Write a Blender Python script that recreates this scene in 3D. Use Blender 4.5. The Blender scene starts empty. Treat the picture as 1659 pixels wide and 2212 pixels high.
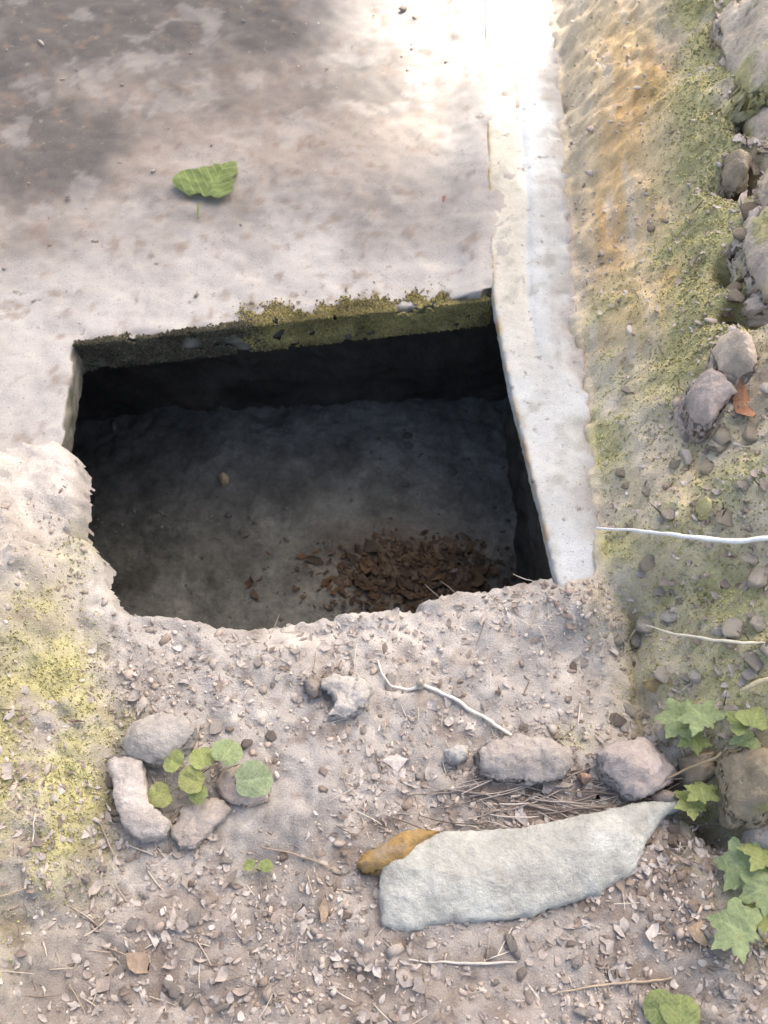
import bpy, bmesh, math, random
import numpy as np
from mathutils import Vector, Matrix

# ------------------------------------------------------------------ camera, world, sun, exposure
S = bpy.context.scene
rng = np.random.default_rng(7)
random.seed(7)
R = math.radians
CAM_H, CAM_TILT, FOV = 1.6, R(30), R(50)
cam_d = bpy.data.cameras.new('camera')
cam = bpy.data.objects.new('camera', cam_d)
S.collection.objects.link(cam)
cam.location = (0, 0, CAM_H)
cam.rotation_euler = (CAM_TILT, 0, 0)
cam_d.sensor_fit = 'VERTICAL'
cam_d.angle = FOV
cam_d.clip_start, cam_d.clip_end = 0.05, 500
cam_d.dof.use_dof = True
cam_d.dof.focus_distance = 1.62
cam_d.dof.aperture_fstop = 3.8
S.camera = cam

SUN_AZ, SUN_EL = R(36), R(54)          # compass direction of the sun from +y (clockwise), height
sun_dir = Vector((math.sin(SUN_AZ) * math.cos(SUN_EL), math.cos(SUN_AZ) * math.cos(SUN_EL), math.sin(SUN_EL)))
W = bpy.data.worlds.new('World'); S.world = W; W.use_nodes = True
wn = W.node_tree
sky = wn.nodes.new('ShaderNodeTexSky')
sky.sky_type = 'NISHITA'; sky.sun_disc = False
sky.sun_elevation = SUN_EL; sky.sun_rotation = SUN_AZ
sky.air_density = 1.0; sky.dust_density = 6.0; sky.ozone_density = 0.6
bg = wn.nodes['Background']; bg.inputs[1].default_value = 0.15
wn.links.new(sky.outputs[0], bg.inputs[0])
sl = bpy.data.lights.new('sun', 'SUN'); sl.energy = 4.8; sl.angle = R(0.8); sl.color = (1, 0.97, 0.93)
sun = bpy.data.objects.new('sun', sl); S.collection.objects.link(sun)
sun.rotation_euler = sun_dir.to_track_quat('Z', 'Y').to_euler()
vs = S.view_settings
vs.view_transform = 'Standard'; vs.look = 'None'; vs.gamma = 1; vs.exposure = 1.35
vs.use_curve_mapping = False
vs.use_white_balance = True; vs.white_balance_temperature = 6620; vs.white_balance_tint = 10

# ------------------------------------------------------------------ helpers
K = math.tan(FOV / 2) / 1106.0
def P(px, py, z=0.0):
    """a spot of the photograph (seen at 1659 x 2212) put down on the level z"""
    xn, yn = (px - 829.5) * K, (1106 - py) * K
    dy = yn * math.cos(CAM_TILT) + math.sin(CAM_TILT)
    dz = yn * math.sin(CAM_TILT) - math.cos(CAM_TILT)
    t = (z - CAM_H) / dz
    return Vector((xn * t, dy * t, z))
def lin(r, g, b):
    return tuple(((c / 255) / 12.92 if c / 255 <= 0.04045 else ((c / 255 + 0.055) / 1.055) ** 2.4) for c in (r, g, b))

def _hash(i, j, k, seed):
    h = (i * 374761393 + j * 668265263 + k * 2147483647 + seed * 974711) & 0xFFFFFFFF
    h = ((h ^ (h >> 13)) * 1274126177) & 0xFFFFFFFF
    h = ((h ^ (h >> 16)) * 2246822519) & 0xFFFFFFFF
    return ((h ^ (h >> 15)) & 0xFFFFFF) / float(0xFFFFFF) * 2 - 1
def vnoise(p, seed=0):
    p = np.asarray(p, float)
    f = np.floor(p).astype(np.int64); t = p - f; t = t * t * t * (t * (t * 6 - 15) + 10)
    out = 0
    for a in (0, 1):
        for b in (0, 1):
            for c in (0, 1):
                w = (t[:, 0] if a else 1 - t[:, 0]) * (t[:, 1] if b else 1 - t[:, 1]) * (t[:, 2] if c else 1 - t[:, 2])
                out = out + w * _hash(f[:, 0] + a, f[:, 1] + b, f[:, 2] + c, seed)
    return out
def fbm(p, scale, octaves=4, seed=0, gain=0.5):
    p = np.asarray(p, float) * scale
    if p.shape[1] == 2: p = np.c_[p, np.full(len(p), 0.37)]
    o, a = 0, 1.0
    for k in range(octaves):
        o = o + a * vnoise(p + 17.3 * k, seed + k); p = p * 2.03; a *= gain
    return o
def sstep(a, b, x):
    t = np.clip((x - a) / (b - a), 0, 1); return t * t * (3 - 2 * t)
def sdist(pts, poly):
    """signed distance to a polygon, positive inside"""
    x, y = pts[:, 0], pts[:, 1]; d = np.full(len(x), 1e9); ins = np.zeros(len(x), bool)
    n = len(poly)
    for i in range(n):
        ax, ay = poly[i][0], poly[i][1]; bx, by = poly[(i + 1) % n][0], poly[(i + 1) % n][1]
        ex, ey = bx - ax, by - ay
        t = np.clip(((x - ax) * ex + (y - ay) * ey) / (ex * ex + ey * ey + 1e-12), 0, 1)
        d = np.minimum(d, np.hypot(x - ax - t * ex, y - ay - t * ey))
        c = (ay > y) != (by > y)
        with np.errstate(divide='ignore', invalid='ignore'):
            ins ^= c & (x < (bx - ax) * (y - ay) / (by - ay) + ax)
    return np.where(ins, d, -d)

def mesh_from(name, v, f, smooth=True, col=None):
    me = bpy.data.meshes.new(name)
    v = np.asarray(v, np.float32)
    if isinstance(f, np.ndarray):
        m, k = f.shape
        me.vertices.add(len(v)); me.vertices.foreach_set('co', v.ravel())
        me.loops.add(m * k); me.loops.foreach_set('vertex_index', f.astype(np.int32).ravel())
        me.polygons.add(m); me.polygons.foreach_set('loop_start', np.arange(0, m * k, k, dtype=np.int32))
        me.polygons.foreach_set('loop_total', np.full(m, k, dtype=np.int32))
        me.update(calc_edges=True)
    else:
        me.from_pydata([tuple(x) for x in v], [], f); me.update()
    if smooth: me.polygons.foreach_set('use_smooth', np.ones(len(me.polygons), bool))
    if col is not None: set_col(me, col)
    return me
def set_col(me, col):
    a = me.attributes.new('tint', 'FLOAT_COLOR', 'POINT')
    c = np.ones((len(me.vertices), 4), np.float32); c[:, :3] = col
    a.data.foreach_set('color', c.ravel())
def link(name, me, mat=None, parent=None, **props):
    o = bpy.data.objects.new(name, me); S.collection.objects.link(o)
    if mat is not None and me is not None and not me.materials: me.materials.append(mat)
    if parent is not None: o.parent = parent
    for k, x in props.items(): o[k] = x
    return o
def empty(name, loc, **props):
    o = link(name, None, **props); o.location = loc; o.empty_display_size = 0.05; return o

# ------------------------------------------------------------------ materials
def material(name, base=None, var=0.25, scale=14, bump=0.5, bscale=90, bdist=0.004, rough=0.92, spots=None, spec=0.25, tint=True, trans=0.0, veins=False):
    """matt natural surface: colour from the mesh's own 'tint' or a plain base, broken up by noise, with fine relief"""
    m = bpy.data.materials.new(name); m.use_nodes = True
    N, L = m.node_tree.nodes, m.node_tree.links
    b = N['Principled BSDF']; b.inputs['Roughness'].default_value = rough
    b.inputs['Specular IOR Level'].default_value = spec
    tc = N.new('ShaderNodeTexCoord')
    if tint:
        src = N.new('ShaderNodeAttribute'); src.attribute_name = 'tint'; c = src.outputs['Color']
    else:
        src = N.new('ShaderNodeRGB'); src.outputs[0].default_value = (*base, 1); c = src.outputs[0]
    n1 = N.new('ShaderNodeTexNoise'); n1.inputs['Scale'].default_value = scale; n1.inputs['Detail'].default_value = 8; n1.inputs['Roughness'].default_value = 0.65
    L.new(tc.outputs['Object'], n1.inputs['Vector'])
    mr = N.new('ShaderNodeMapRange'); mr.inputs[1].default_value = 0.3; mr.inputs[2].default_value = 0.7
    mr.inputs[3].default_value = 1 - var; mr.inputs[4].default_value = 1 + var
    L.new(n1.outputs[0], mr.inputs[0])
    n2 = N.new('ShaderNodeTexNoise'); n2.inputs['Scale'].default_value = bscale; n2.inputs['Detail'].default_value = 6; n2.inputs['Roughness'].default_value = 0.7
    L.new(tc.outputs['Object'], n2.inputs['Vector'])
    mr2 = N.new('ShaderNodeMapRange'); mr2.inputs[1].default_value = 0.25; mr2.inputs[2].default_value = 0.75
    mr2.inputs[3].default_value = 1 - var * 0.9; mr2.inputs[4].default_value = 1 + var * 0.9
    L.new(n2.outputs[0], mr2.inputs[0])
    mu = N.new('ShaderNodeMath'); mu.operation = 'MULTIPLY'; L.new(mr.outputs[0], mu.inputs[0]); L.new(mr2.outputs[0], mu.inputs[1])
    vm = N.new('ShaderNodeVectorMath'); vm.operation = 'SCALE'; L.new(c, vm.inputs[0]); L.new(mu.outputs[0], vm.inputs['Scale'])
    c = vm.outputs[0]
    if spots:
        for sc, col, lo, hi in spots:
            n3 = N.new('ShaderNodeTexNoise'); n3.inputs['Scale'].default_value = sc; n3.inputs['Detail'].default_value = 5; n3.inputs['Roughness'].default_value = 0.6
            mp = N.new('ShaderNodeMapping'); mp.inputs['Location'].default_value = (sc * 1.7, sc * 0.3, 2.2)
            L.new(tc.outputs['Object'], mp.inputs[0]); L.new(mp.outputs[0], n3.inputs['Vector'])
            mk = N.new('ShaderNodeMapRange'); mk.inputs[1].default_value = lo; mk.inputs[2].default_value = hi
            L.new(n3.outputs[0], mk.inputs[0])
            mx = N.new('ShaderNodeMix'); mx.data_type = 'RGBA'
            L.new(mk.outputs[0], mx.inputs[0]); L.new(c, mx.inputs[6]); mx.inputs[7].default_value = (*col, 1)
            c = mx.outputs[2]
    L.new(c, b.inputs['Base Color'])
    if veins:
        sx = N.new('ShaderNodeSeparateXYZ'); L.new(tc.outputs['Object'], sx.inputs[0])
        ab = N.new('ShaderNodeMath'); ab.operation = 'ABSOLUTE'; L.new(sx.outputs[0], ab.inputs[0])
        md = N.new('ShaderNodeMath'); md.operation = 'MULTIPLY_ADD'; L.new(ab.outputs[0], md.inputs[0]); md.inputs[1].default_value = -0.9; L.new(sx.outputs[1], md.inputs[2])
        pp_ = N.new('ShaderNodeMath'); pp_.operation = 'PINGPONG'; L.new(md.outputs[0], pp_.inputs[0]); pp_.inputs[1].default_value = 0.075
        vr = N.new('ShaderNodeMapRange'); vr.inputs[1].default_value = 0.0; vr.inputs[2].default_value = 0.016; vr.inputs[3].default_value = 0.45; vr.inputs[4].default_value = 0.0; L.new(pp_.outputs[0], vr.inputs[0])
        vx = N.new('ShaderNodeMix'); vx.data_type = 'RGBA'; L.new(vr.outputs[0], vx.inputs[0]); L.new(c, vx.inputs[6]); vx.inputs[7].default_value = (*lin(190, 200, 140), 1)
        c = vx.outputs[2]; L.new(c, b.inputs['Base Color'])
    if bump:
        bp = N.new('ShaderNodeBump'); bp.inputs['Strength'].default_value = bump; bp.inputs['Distance'].default_value = bdist
        L.new(n2.outputs[0], bp.inputs['Height']); L.new(bp.outputs[0], b.inputs['Normal'])
    if trans:
        tr = N.new('ShaderNodeBsdfTranslucent'); L.new(c, tr.inputs[0])
        ms = N.new('ShaderNodeMixShader'); ms.inputs[0].default_value = trans
        out = N['Material Output']
        L.new(b.outputs[0], ms.inputs[1]); L.new(tr.outputs[0], ms.inputs[2]); L.new(ms.outputs[0], out.inputs[0])
    return m

SOIL = np.array(lin(178, 172, 165)); SOIL2 = np.array(lin(156, 149, 141)); CLAY = np.array(lin(222, 202, 166)); OCHRE = np.array(lin(208, 168, 108))
MOSSG = np.array(lin(188, 182, 132)); HUMUS = np.array(lin(126, 110, 97)); PALE = np.array(lin(212, 204, 193))
M_soil = material('soil', var=0.26, scale=30, bump=0.9, bscale=330, bdist=0.004)
M_conc = material('weathered_concrete', var=0.13, scale=13, bump=0.8, bscale=260, bdist=0.002, spots=[(210, lin(118, 110, 102), 0.63, 0.72), (46, lin(130, 123, 115), 0.62, 0.72)])
M_pit = material('damp_pit_wall', var=0.3, scale=16, bump=0.9, bscale=110, bdist=0.005)
M_stone = material('stone', var=0.2, scale=22, bump=1.0, bscale=130, bdist=0.006, rough=0.88)
M_crumb = material('earth_crumb', var=0.15, scale=40, bump=0.6, bscale=300, bdist=0.002)
M_moss = material('moss', var=0.2, scale=30, bump=0, trans=0.25)
M_dead = material('dead_leaf', var=0.25, scale=60, bump=0.5, bscale=220, bdist=0.001, rough=0.75, trans=0.15)
M_fibre = material('dry_fibre', var=0.15, scale=60, bump=0)
M_leaf = material('green_leaf', var=0.2, scale=3.0, bump=0.5, bscale=12, bdist=0.02, rough=0.6, spec=0.3, trans=0.3, veins=True, spots=[(4.0, lin(150, 140, 92), 0.62, 0.75)])
M_root = material('pale_root', var=0.08, scale=60, bump=0.2, bscale=200, bdist=0.001, rough=0.6)
M_bark = material('bark', base=lin(96, 84, 70), tint=False, var=0.3, scale=8, bump=1, bscale=14, bdist=0.02)
M_crown = material('tree_leaf', base=lin(84, 112, 52), tint=False, var=0.3, scale=3, bump=0, rough=0.6, trans=0.2)

# ------------------------------------------------------------------ outlines of the place
LIP_PX = [(120, 960), (150, 985), (165, 1010), (172, 1050), (165, 1085), (168, 1125), (160, 1142), (140, 1158), (150, 1168), (182, 1173),
          (197, 1195), (215, 1215), (220, 1260), (238, 1300), (255, 1320), (285, 1334), (350, 1336), (420, 1344), (490, 1356), (560, 1355),
          (640, 1341), (720, 1335), (790, 1326), (850, 1322), (912, 1316), (920, 1300), (1000, 1280), (1100, 1266), (1210, 1256)]
lip = [P(x, y, -0.01).xy for x, y in LIP_PX]
SLAB_F0, SLAB_F1 = P(160, 745), P(1062, 645)
kerb_l = [P(x, y, 0.03).xy for x, y in [(1040, -260), (1050, 200), (1062, 630), (1078, 720), (1112, 880), (1157, 1060), (1207, 1275), (1214, 1300)]]
kerb_r = [P(x, y, 0.03).xy for x, y in [(1172, -260), (1205, 80), (1232, 400), (1245, 650), (1277, 870), (1302, 1130), (1312, 1280), (1314, 1300)]]
YB = 1.50                                     # back of the cavity under the slab
open_poly = lip + [P(1270, 1250, 0).xy, P(1190, 870, 0).xy, Vector((0.33, YB)), Vector((-0.74, YB - 0.08)), P(85, 850, 0).xy]
slab_poly = [SLAB_F0.xy, P(400, 719).xy, P(700, 684).xy, SLAB_F1.xy, P(1130, 640).xy, P(1120, 300).xy, P(1110, -420).xy, Vector((-1.9, 3.35)), Vector((-1.9, 0.96)), P(40, 1000).xy, P(132, 990).xy, P(147, 850).xy]

kl = np.array([tuple(v) for v in kerb_l]); kr = np.array([tuple(v) for v in kerb_r])
def kerb_side(y, arr):
    return np.interp(y, arr[::-1, 1], arr[::-1, 0])

def gauss(p, spots):
    o = np.zeros(len(p))
    for px, py, rx, ry, w in spots:
        c = _pg.get((px, py))
        if c is None: c = _pg[(px, py)] = PG(px, py)
        o = np.maximum(o, w * np.exp(-((p[:, 0] - c.x) / rx) ** 2 - ((p[:, 1] - c.y) / ry) ** 2))
    return o
MOSS_SPOTS = [(1530, 60, .05, .22, 1), (1530, 300, .05, .2, .9), (1525, 520, .06, .16, .9), (1550, 640, .07, .1, .9), (1500, 760, .1, .1, .55), (1600, 560, .06, .1, .5),
              (1320, 700, .05, .1, .35), (1305, 950, .03, .1, .6), (1330, 1180, .04, .06, .5), (1450, 1150, .08, .08, .35), (1600, 1000, .08, .1, .35), (1480, 1290, .1, .06, .5), (1600, 1300, .08, .08, .5),
              (1500, 1470, .08, .07, .65), (1620, 1480, .07, .08, .5), (1580, 1720, .06, .06, .6), (1620, 1900, .05, .1, .4), (1540, 1850, .04, .03, .3),
              (120, 1450, .045, .08, .8), (150, 1560, .05, .06, .85), (140, 1700, .055, .07, .9), (130, 1820, .05, .05, .8), (110, 1310, .035, .06, .4), (170, 1190, .03, .05, .35), 
              (20, 1600, .06, .22, .6), (270, 1560, .03, .03, .3), (1250, 1590, .03, .02, .3)]
CLAY_SPOTS = [(1320, 100, .14, .35, .8), (1380, 350, .15, .25, 1), (1400, 600, .14, .18, 1), (1420, 760, .14, .12, .8), (1380, 860, .1, .1, .5), (1620, 300, .1, .3, .4), (1480, 1000, .14, .14, .55), (1500, 1230, .14, .08, .45), (1520, 1440, .12, .08, .4)]
OCHRE_SPOTS = [(1350, 300, .045, .22, 1), (1330, 500, .045, .14, .9), (1400, 420, .04, .12, .8), (1440, 620, .09, .12, .8), (1330, 120, .04, .14, .7), (1420, 180, .04, .16, .6), (1450, 780, .08, .06, .5)]
HUMUS_SPOTS = [(1180, 1760, .14, .035, .5), (1420, 1890, .09, .08, .7), (500, 1980, .2, .06, .35), (300, 1480, .06, .05, .35), (1560, 1780, .05, .05, .5), (700, 2130, .5, .08, .5), (1000, 2060, .3, .05, .3), (1620, 330, .05, .06, .6), (1630, 640, .05, .05, .5)]
PALE_SPOTS = [(760, 1370, .22, .05, .7), (1000, 1330, .2, .04, .6), (350, 1400, .15, .04, .4), (260, 1950, .1, .06, .35), (90, 1030, .10, .14, .9), (200, 1300, .06, .07, .6), (150, 1180, .06, .06, .7), (1420, 950, .12, .12, .95), (1400, 1100, .12, .1, .95), (1560, 1120, .12, .12, .95), (1480, 1250, .12, .08, .9), (1560, 1400, .14, .08, .9), (1640, 1250, .1, .08, .9), (1500, 1560, .08, .06, .6), (850, 1440, .1, .05, .4)]

TOE = np.array([tuple(P(a_, b_, 0.02).xy) for a_, b_ in [(1180, -300), (1205, 80), (1232, 400), (1245, 650), (1277, 870), (1302, 1130), (1314, 1255), (1378, 1330), (1398, 1450), (1414, 1600), (1480, 1700), (1556, 1790), (1640, 1880), (1760, 2030), (1800, 2300)]])
TOEL = np.array([tuple(P(a_, b_, 0.0).xy) for a_, b_ in [(-100, 930), (40, 1000), (90, 1150), (150, 1280), (200, 1400), (232, 1550), (238, 1800), (205, 1890), (140, 2000), (90, 2300)]])
BANK = {}
def ground_h(p):
    x, y = p[:, 0], p[:, 1]
    h = -0.012 + 0.016 * fbm(p, 4, 3, 3) + 0.007 * fbm(p, 22, 3, 11) + 0.0034 * fbm(p, 70, 3, 21, 0.65)
    # earth bank climbing to the right from its toe along the kerb
    dx = x - np.interp(y, TOE[::-1, 1], TOE[::-1, 0]) + 0.012 * fbm(p, 14, 3, 5)
    low = sstep(0.25, 0.75, y)
    rise = (0.6 + 0.8 * low) * np.maximum(dx, 0)
    rise = 0.55 * (1 - np.exp(-rise / 0.55))
    on = sstep(0.0, 0.06, dx)
    h += rise + on * (0.022 * fbm(p, 5, 3, 31) + 0.006 * fbm(p, 19, 3, 33) + 0.008 * np.abs(fbm(p, 45, 3, 35, 0.6)))
    h += sstep(-0.045, -0.005, dx) * (0.046 + 0.008 * fbm(p, 26, 3, 36)) * sstep(0.74, 0.84, y)
    h -= (1 - low * 0.3) * 0.030 * np.exp(-((dx + 0.004) / 0.011) ** 2) * (1 - sstep(0.70, 0.76, y)) * (0.5 + 0.8 * np.clip(fbm(p, 12, 2, 37) + .4, 0, 1))
    # lower bank on the left
    dl = np.interp(y, TOEL[::-1, 1], TOEL[::-1, 0]) - x + 0.012 * fbm(p, 14, 3, 6)
    h += 0.25 * (1 - np.exp(-1.1 * np.maximum(dl, 0) / 0.25)) * (1 - sstep(1.0, 1.12, y)) + sstep(0, .05, dl) * (1 - sstep(1.0, 1.12, y)) * (0.012 * fbm(p, 16, 3, 39) + 0.012 * np.abs(fbm(p, 36, 3, 38)))
    c = P(1545, 1775); h -= 0.05 * np.exp(-((x - c.x) / 0.022) ** 2 - ((y - c.y) / 0.03) ** 2)
    c = P(1245, 1318); h += 0.055 * np.exp(-((x - c.x) / 0.085) ** 2 - ((y - c.y) / 0.06) ** 2)
    for hx, hy, hr in ((1622, 372, .035), (1600, 560, .03), (1645, 655, .03), (1640, 235, .03), (1600, 655, .02)):
        if not BANK: break
        c = BANK[(hx, hy)]; h -= 0.09 * np.exp(-((x - c[0]) / hr) ** 2 - ((y - c[1]) / hr) ** 2)
    # mound on the left, covering the end of the slab
    c = P(70, 1060); h += 0.042 * np.exp(-((x - c.x) / 0.10) ** 2 - ((y - c.y) / 0.13) ** 2)
    # shallow sunken shelf at the front lip
    c = P(620, 1352); h -= 0.022 * np.exp(-((x - c.x) / 0.11) ** 2 - ((y - c.y) / 0.022) ** 2)
    return h

def PG(px, py):
    """where the line of sight through that spot of the photograph meets the ground"""
    zz = np.linspace(0.7, -0.15, 86)
    pts_ = np.array([tuple(P(px, py, z_)) for z_ in zz]); df = zz - ground_h(pts_[:, :2])
    i_ = int(np.argmax(df <= 0))
    if df[i_] > 0 or i_ == 0: return P(px, py, 0)
    return P(px, py, zz[i_ - 1] + (zz[i_] - zz[i_ - 1]) * df[i_ - 1] / (df[i_ - 1] - df[i_]))
BANK.update({k_: tuple(v_.xy) for k_, v_ in [(k2, PG(*k2)) for k2 in ((1622, 372), (1600, 560), (1645, 655), (1640, 235), (1600, 655))]})
_pg = {}
# ------------------------------------------------------------------ ground: one sheet out to the horizon
def axis(lo, hi, step, far):
    core = np.arange(lo, hi + 1e-6, step); out, s = [], step
    d = 0.0
    while d < far: s *= 1.35; d += s; out.append(d)
    out = np.array(out)
    return np.r_[(lo - out)[::-1], core, hi + out]
gx, gy = axis(-1.05, 1.05, 0.0052, 90), axis(0.0, 2.55, 0.0056, 90)
X, Y = np.meshgrid(gx, gy); gp = np.c_[X.ravel(), Y.ravel()]
near = (np.abs(gp[:, 0]) < 3) & (np.abs(gp[:, 1] - 1) < 4)
gz = np.full(len(gp), -0.03); q = gp[near]
hq = ground_h(q)
sd = sdist(q, open_poly) + 0.004 * fbm(q, 60, 3, 41) + 0.003 * fbm(q, 160, 2, 43)
drop = np.clip(sd / 0.010, 0, 1.8) ** 1.2 * 0.03
ss = sdist(q, slab_poly)
sw = sstep(-0.015, 0.03, ss) * sstep(0.0, 0.03, q[:, 1] - P(60, 965).y - 0.02 * fbm(q, 16, 3, 47))
hq = hq * (1 - sw) + sw * np.minimum(hq, -0.11)
kin = sstep(-0.004, 0.022, np.minimum(q[:, 0] - kerb_side(q[:, 1], kl), kerb_side(q[:, 1], kr) - 0.022 - q[:, 0])) * (q[:, 1] > P(1250, 1262).y)
hq = hq * (1 - kin) + kin * np.minimum(hq, -0.06)
hq = hq - np.where(sd > 0, drop, 0)
gz[near] = hq
cut = np.zeros(len(gp), bool); cut[near] = sd > 0.018
n = len(gx); ii = (np.arange(len(gy) - 1)[:, None] * n + np.arange(n - 1)[None, :]).ravel()
gf = np.c_[ii, ii + 1, ii + n + 1, ii + n]
gf = gf[~cut[gf].any(1)]
moss_w = np.zeros(len(gp)); gcol = np.tile(SOIL, (len(gp), 1))
def soil_col(q, hq=None):
    c = np.tile(SOIL, (len(q), 1))
    def mix(c, col, w): return c * (1 - w[:, None]) + col * w[:, None]
    c = mix(c, SOIL2, np.clip(0.35 + 0.9 * fbm(q, 5, 3, 51), 0, 1) * 0.8)
    c = mix(c, HUMUS, np.clip(fbm(q, 24, 3, 57) * 1.1 - 0.15, 0, 0.6))
    c = mix(c, PALE, np.clip(fbm(q, 14, 3, 61) * 0.9 - 0.25, 0, 0.6))
    c = mix(c, PALE, gauss(q, PALE_SPOTS)); c = mix(c, HUMUS, gauss(q, HUMUS_SPOTS))
    streak = np.c_[q[:, 0] * 26, q[:, 1] * 4.5]
    c = mix(c, CLAY, np.clip(gauss(q, CLAY_SPOTS) * 1.25 + 0.3 * fbm(streak, 1, 3, 66) * (gauss(q, CLAY_SPOTS) > .1), 0, 1))
    c = mix(c, OCHRE, np.clip(gauss(q, OCHRE_SPOTS) * (0.75 + 0.6 * fbm(streak, 1, 3, 67)), 0, 1))
    c = mix(c, PALE * 1.05, np.clip(gauss(q, CLAY_SPOTS) * (fbm(streak, 1.2, 3, 69) * 1.1 - 0.25), 0, 0.7))
    m = np.clip(gauss(q, MOSS_SPOTS) * (1.0 + 0.9 * fbm(q, 20, 3, 71)), 0, 1)
    c = mix(c, MOSSG, np.clip(m * 1.3, 0, 0.92))
    return c, m
gcol[near], moss_w[near] = soil_col(q)
used = np.unique(gf); remap = np.full(len(gp), -1); remap[used] = np.arange(len(used))
gme = mesh_from('ground', np.c_[gp, gz][used], remap[gf], True, gcol[used])
ground = link('ground', gme, M_soil, kind='structure')

def H(p):
    """height of the finished ground under points"""
    p = np.atleast_2d(np.asarray(p, float))[:, :2]
    return ground_h(p)
def onslab(p): return sdist(np.atleast_2d(p)[:, :2], slab_poly)

# ------------------------------------------------------------------ the pit: cavity walls and floor
FLOOR_Z = -0.46
ring = []
lipc = Vector((sum(v.x for v in open_poly) / len(open_poly), sum(v.y for v in open_poly) / len(open_poly)))
cav = [(-0.80, 1.42), (-0.84, 1.0), (-0.70, 0.62), (-0.30, 0.55), (0.33, 0.62)] + [(float(kerb_side(y_, kl) + 0.42 * (kerb_side(y_, kr) - kerb_side(y_, kl))), y_) for y_ in (0.78, 0.9, 1.05, 1.2, 1.35)] + [(0.36, YB), (-0.2, YB - 0.02)]
pts = []
for i in range(len(cav)):
    a, b = Vector(cav[i]), Vector(cav[(i + 1) % len(cav)])
    m = max(2, int((b - a).length / 0.012))
    for k in range(m): pts.append(a.lerp(b, k / m))
pts = np.array([tuple(v) for v in pts]); m = len(pts)
zs = np.linspace(FLOOR_Z - 0.06, -0.055, 40)
wv = np.concatenate([np.c_[pts, np.full(m, z)] for z in zs])
ctr = np.array([-0.15, 1.05])
dirv = wv[:, :2] - ctr; dirv /= np.linalg.norm(dirv, axis=1)[:, None]
dd = 0.016 * fbm(wv, 12, 4, 81) + 0.008 * fbm(wv, 45, 3, 83)
wv[:, :2] += dirv * np.minimum(dd, 0.012)[:, None]
wf = []
for r in range(len(zs) - 1):
    i0 = np.arange(m); i1 = (i0 + 1) % m
    wf.append(np.c_[r * m + i0, r * m + i1, (r + 1) * m + i1, (r + 1) * m + i0])
wf = np.concatenate(wf)
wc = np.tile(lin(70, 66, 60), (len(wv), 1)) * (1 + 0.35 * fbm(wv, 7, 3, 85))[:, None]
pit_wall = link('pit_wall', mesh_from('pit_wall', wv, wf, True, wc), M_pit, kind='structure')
fx, fy = np.arange(-0.9, 0.56, 0.006), np.arange(0.5, 1.56, 0.006)
FX, FY = np.meshgrid(fx, fy); fp = np.c_[FX.ravel(), FY.ravel()]
def floor_h(p):
    h = FLOOR_Z + 0.014 * fbm(p, 4, 3, 91) + 0.005 * fbm(p, 20, 3, 93) + 0.004 * fbm(p, 70, 3, 95, 0.6)
    c = P(900, 1235, FLOOR_Z); h += 0.03 * np.exp(-((p[:, 0] - c.x) / 0.2) ** 2 - ((p[:, 1] - c.y) / 0.1) ** 2)
    return h
n = len(fx); ii = (np.arange(len(fy) - 1)[:, None] * n + np.arange(n - 1)[None, :]).ravel()
ff = np.c_[ii, ii + 1, ii + n + 1, ii + n]
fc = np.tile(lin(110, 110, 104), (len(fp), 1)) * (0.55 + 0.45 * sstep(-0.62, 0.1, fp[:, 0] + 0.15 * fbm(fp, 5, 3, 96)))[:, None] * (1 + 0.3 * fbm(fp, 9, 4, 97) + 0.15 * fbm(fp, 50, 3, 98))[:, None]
c = P(900, 1235, FLOOR_Z); w = np.exp(-((fp[:, 0] - c.x) / 0.17) ** 2 - ((fp[:, 1] - c.y) / 0.09) ** 2)[:, None]
fc = fc * (1 - w) + np.array(lin(92, 72, 50)) * w
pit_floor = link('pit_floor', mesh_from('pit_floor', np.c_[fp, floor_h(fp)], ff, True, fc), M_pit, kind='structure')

# ------------------------------------------------------------------ solid shapes through voxel remeshing
def remeshed(v, f, voxel):
    me = bpy.data.meshes.new('tmp'); me.from_pydata([tuple(x) for x in v], [], f); me.update()
    bm = bmesh.new(); bm.from_mesh(me); bmesh.ops.recalc_face_normals(bm, faces=bm.faces); bm.to_mesh(me); bm.free()
    o = bpy.data.objects.new('tmp', me); S.collection.objects.link(o)
    md = o.modifiers.new('r', 'REMESH'); md.mode = 'VOXEL'; md.voxel_size = voxel
    dg = bpy.context.evaluated_depsgraph_get()
    out = bpy.data.meshes.new_from_object(o.evaluated_get(dg))
    bpy.data.objects.remove(o); bpy.data.meshes.remove(me)
    return out
def arrays(me):
    co = np.empty(len(me.vertices) * 3, np.float32); me.vertices.foreach_get('co', co)
    no = np.empty(len(me.vertices) * 3, np.float32); me.vertices.foreach_get('normal', no)
    return co.reshape(-1, 3).astype(float), no.reshape(-1, 3).astype(float)
def put(me, co):
    me.vertices.foreach_set('co', np.asarray(co, np.float32).ravel()); me.update()
    me.polygons.foreach_set('use_smooth', np.ones(len(me.polygons), bool))
def relax(me, it, fac=0.5):
    bm = bmesh.new(); bm.from_mesh(me)
    for _ in range(it): bmesh.ops.smooth_vert(bm, verts=bm.verts, factor=fac, use_axis_x=True, use_axis_y=True, use_axis_z=True)
    bm.to_mesh(me); bm.free(); me.update()
def prism(poly, z0, z1):
    n = len(poly)
    v = [(p[0], p[1], z0) for p in poly] + [(p[0], p[1], z1) for p in poly]
    f = [list(range(n))[::-1], list(range(n, 2 * n))] + [[i, (i + 1) % n, n + (i + 1) % n, n + i] for i in range(n)]
    return v, f

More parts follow.
